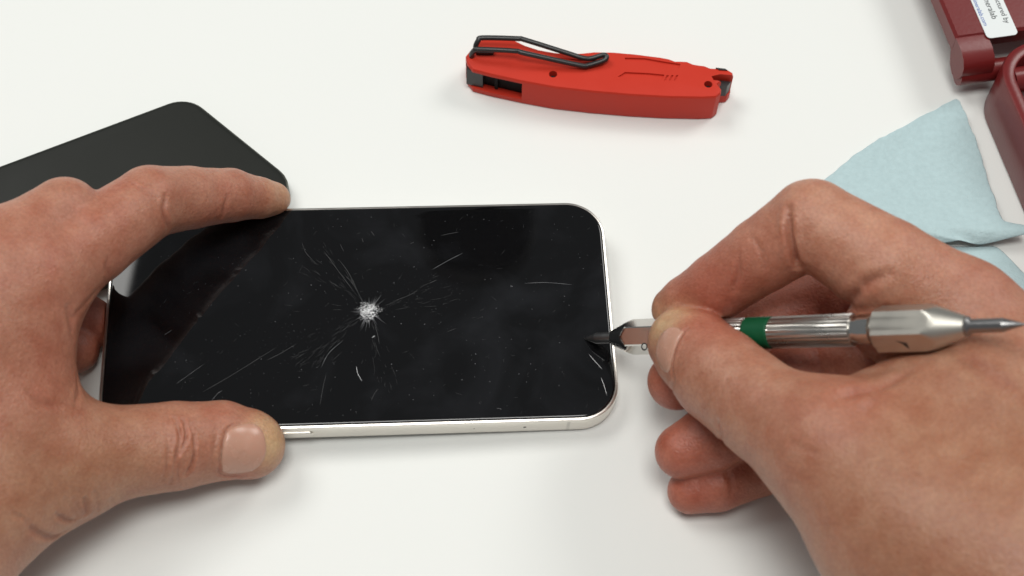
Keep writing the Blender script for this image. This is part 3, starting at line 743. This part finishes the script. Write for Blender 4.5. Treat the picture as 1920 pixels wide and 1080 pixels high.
# ---- left hand
LH = Hand(
    chains=[
        [(60, 530, 47, 12.5), (170, 455, 46, 11.2), (282, 378, 41, 10.0), (355, 371, 33.5, 8.9), (432, 366, 25.5, 7.7), (485, 371, 19, 6.1), (512, 373, 15.5, 5.2)],      # index
        [(-20, 500, 54, 12.5), (122, 400, 50, 9.6), (118, 455, 36, 8.4), (60, 510, 28, 7.5)],                                                                    # middle
        [(-20, 560, 36, 9), (70, 560, 20, 8.0), (140, 588, 11, 7.4), (176, 606, 8, 7.0)],                                                                          # ring
        [(-30, 620, 28, 9), (75, 618, 15, 7.8), (140, 655, 8, 7.0)],                                                                                           # little
        [(100, 872, 27, 15), (215, 850, 22, 12.6), (328, 836, 17, 12.0), (415, 826, 13.2, 10.8), (462, 832, 11.6, 9.6), (472, 835, 11.2, 9.2)],                   # thumb
    ],
    palm=[
        [(60, 530, 50, 13), (-250, 720, 58, 20)], [(-20, 500, 54, 13), (-300, 680, 60, 20)],
        [(100, 872, 27, 15.5), (-20, 925, 32, 19), (-160, 1020, 36, 24), (-420, 1080, 42, 30)],
        [(55, 545, 49, 11.5), (62, 640, 43, 10.0), (62, 740, 36, 11), (85, 850, 28, 13.5)],
        [(-20, 640, 48, 14), (-20, 800, 42, 16), (-60, 900, 36, 18)], [(-150, 700, 50, 22), (-420, 950, 45, 32)],
    ],
    carve=[sd_phone, sd_dark], creases=None, kpalm=7.0)
def zl2(*q_): return [(x/2.7, 680+y/2.7) for x, y in q_]
def zl1(*q_): return [(x/2.7, 260+y/2.7) for x, y in q_]
LCR = [([(450, 794), (428, 802), (419, 825), (414, 855), (410, 887), (430, 893), (455, 893)], 0.4, 0.45), (zl2((885, 280), (912, 380), (892, 470), (865, 610)), 0.75, 0.5), (zl2((930, 290), (942, 370), (912, 460)), 0.75, 0.5), (zl2((985, 370), (975, 500), (940, 570)), 0.65, 0.5),
       (zl2((1090, 350), (1080, 450), (1060, 540)), 0.16, 0.6), (zl2((840, 320), (850, 480), (820, 600)), 0.3, 0.5), (zl2((960, 320), (990, 420)), 0.4, 0.45), (zl2((910, 640), (900, 560), (905, 500)), 0.4, 0.45),
       (zl2((140, 820), (200, 868), (270, 885), (325, 858)), 0.8, 0.9), (zl2((285, 768), (335, 800), (372, 800)), 0.6, 0.7), (zl2((430, 690), (438, 765)), 0.6, 0.6), (zl2((478, 660), (500, 745)), 0.35, 0.6), (zl2((330, 690), (390, 780)), 0.25, 0.6), (zl2((370, 690), (420, 775)), 0.25, 0.5),
       (zl2((60, 760), (140, 800)), 0.3, 0.6), (zl2((560, 690), (575, 720)), 0.2, 0.6), (zl2((150, 150), (210, 200), (300, 220)), 0.5, 1.2), (zl2((390, 60), (398, 140), (380, 215)), 0.35, 0.8),
       (zl1((835, 290), (830, 380), (852, 462)), 0.6, 0.65), (zl1((1150, 290), (1135, 350), (1128, 395)), 0.4, 0.7), (zl1((640, 212), (700, 245), (770, 262)), 0.22, 0.45), (zl1((680, 250), (730, 268), (790, 278)), 0.22, 0.45),
       (zl1((650, 180), (720, 225), (800, 245)), 0.18, 0.4), (zl1((700, 275), (750, 285), (800, 300)), 0.15, 0.4), (zl1((340, 860), (355, 920), (370, 1000)), 0.5, 1.0), (zl1((545, 610), (540, 650), (555, 690)), 0.35, 0.7),
       (zl1((330, 320), (400, 280), (480, 240)), 0.5, 1.2), (zl1((200, 690), (270, 800), (330, 870)), 0.3, 1.4), (zl1((350, 920), (420, 850), (500, 760)), 0.25, 1.0)]
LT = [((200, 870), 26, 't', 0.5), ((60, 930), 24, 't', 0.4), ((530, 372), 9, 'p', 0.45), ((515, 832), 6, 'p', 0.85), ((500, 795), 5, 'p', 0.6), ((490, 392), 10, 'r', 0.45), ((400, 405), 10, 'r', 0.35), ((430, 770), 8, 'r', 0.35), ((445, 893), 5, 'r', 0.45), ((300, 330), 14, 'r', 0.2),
      ((60, 430), 22, 'r', 0.25), ((120, 640), 14, 'r', 0.35), ((150, 590, 12), 20, 'r', 0.9), ((240, 480), 14, 'r', 0.25), ((340, 825), 8, 'r', 0.25), ((85, 740), 14, 'r', 0.35)]  # strong red on the ring finger paints shade into the gap beside the phone
lh, lorg = build_hand('hand', 'bare hand pinching the cracked phone between thumb and index finger', LH, LCR, LT, (-215, -130, -1), (-50, 45, 78))
lnail = nail(LH, lh, lorg, [(427, 806), (448, 796), (474, 792), (490, 801), (498, 820), (501, 845), (494, 868), (476, 884), (450, 889), (424, 889), (413, 884), (417, 850), (421, 825)], (458, 842), 'nail', 0.6)

# ---- right hand
RH = Hand(
    chains=[
        [(1805, 588, 57, 13.5), (1660, 502, 62, 12.8), (1522, 418, 62, 11.4), (1430, 478, 52, 10.0), (1347, 536, 41, 9.0), (1290, 568, 33.5, 7.6), (1266, 580, 30.5, 6.6)],   # index
        [(1560, 842, 54, 16.5), (1440, 776, 48, 12.8), (1350, 705, 41, 12.5), (1304, 660, 36.5, 11.2), (1282, 642, 34, 9.8)],                                               # thumb
        [(1668, 602, 53, 10.8), (1760, 615, 54, 13), (1850, 650, 50, 15)],   # skin bunched at the base of the index finger
        [(1830, 690, 40, 12), (1556, 560, 24, 12.2), (1465, 590, 21, 10.6), (1395, 640, 20, 9.4), (1345, 678, 22, 8.8), (1268, 715, 22, 8.0)],                                                                          # middle
        [(1860, 720, 48, 12), (1540, 668, 20, 12.6), (1425, 778, 20, 9.2), (1335, 822, 18.6, 9.2), (1279, 846, 17.0, 7.5)],                                                                         # ring
        [(1880, 820, 42, 11), (1555, 780, 15, 8.6), (1425, 874, 8.8, 8.2), (1345, 906, 8.0, 7.8), (1294, 921, 6.6, 6.3)],                                                                         # little
    ],
    palm=[
        [(1805, 590, 56, 13.5), (2080, 900, 48, 26)], [(1560, 842, 54, 17), (1720, 985, 54, 25), (1900, 1120, 50, 32)], [(1900, 1060, 54, 30), (2200, 1250, 50, 36)],
        [(1800, 800, 54, 20), (2080, 980, 56, 32)], [(1655, 775, 50, 11.5), (1850, 745, 54, 16)], [(1900, 780, 52, 22), (1700, 900, 52, 20)],
    ],
    carve=[sd_pen, sd_phone], creases=None, kpalm=5.0)
RCR = [([(1345, 790), (1352, 820), (1350, 850)], 0.4, 0.8), ([(1362, 885), (1372, 908), (1370, 930)], 0.4, 0.8), ([(1258, 690), (1262, 720), (1258, 745)], 0.25, 0.7), ([(1290, 616), (1281, 624), (1270, 643), (1263, 666), (1260, 698)], 0.5, 0.5), ([(1479, 392), (1481, 440), (1490, 480), (1497, 500)], 1.5, 0.95), ([(1452, 975), (1480, 993), (1530, 1000)], 1.1, 0.9), ([(1468, 1030), (1500, 1042), (1545, 1040)], 0.8, 0.8), ([(1475, 1015), (1500, 1022), (1530, 1020)], 0.3, 0.7),
       ([(1385, 478), (1384, 510), (1374, 545)], 0.45, 0.9), ([(1405, 440), (1425, 465), (1432, 500)], 0.2, 0.7), ([(1570, 748), (1610, 735), (1660, 722), (1700, 700)], 0.8, 1.6), ([(1625, 770), (1640, 752), (1632, 735)], 0.4, 1.2),
       ([(1345, 725), (1330, 745), (1318, 770)], 0.2, 0.7), ([(1370, 700), (1355, 730), (1345, 765)], 0.15, 0.6), ([(1470, 820), (1500, 840), (1540, 850)], 0.15, 0.8), ([(1588, 585), (1600, 556), (1628, 530), (1665, 514)], 1.0, 1.4),
       ([(1800, 660), (1850, 700), (1915, 740)], 0.6, 2.5)]
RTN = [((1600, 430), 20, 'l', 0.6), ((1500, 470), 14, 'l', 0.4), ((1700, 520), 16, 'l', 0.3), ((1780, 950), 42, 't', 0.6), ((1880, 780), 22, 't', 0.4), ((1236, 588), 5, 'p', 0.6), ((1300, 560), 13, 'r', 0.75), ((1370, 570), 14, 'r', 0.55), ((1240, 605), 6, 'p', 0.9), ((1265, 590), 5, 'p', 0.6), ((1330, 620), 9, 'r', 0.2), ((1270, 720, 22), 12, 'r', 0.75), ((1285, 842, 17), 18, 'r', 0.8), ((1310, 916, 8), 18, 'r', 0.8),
       ((1530, 610, 28), 26, 'r', 0.85), ((1600, 745), 10, 'r', 0.4), ((1850, 510), 16, 'r', 0.3), ((1620, 590), 10, 'r', 0.3), ((1480, 800), 14, 'r', 0.18), ((1440, 470), 14, 'r', 0.3)]  # strong red inside the grip paints the shade between index and thumb
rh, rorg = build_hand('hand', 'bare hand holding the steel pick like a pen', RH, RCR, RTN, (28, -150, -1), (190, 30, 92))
nail(RH, rh, rorg, [(1283, 619), (1262, 611), (1245, 618), (1232, 640), (1228, 662), (1236, 686), (1250, 702), (1257, 694), (1260, 668), (1267, 646), (1278, 628)], (1249, 655), 'nail', 0.5)
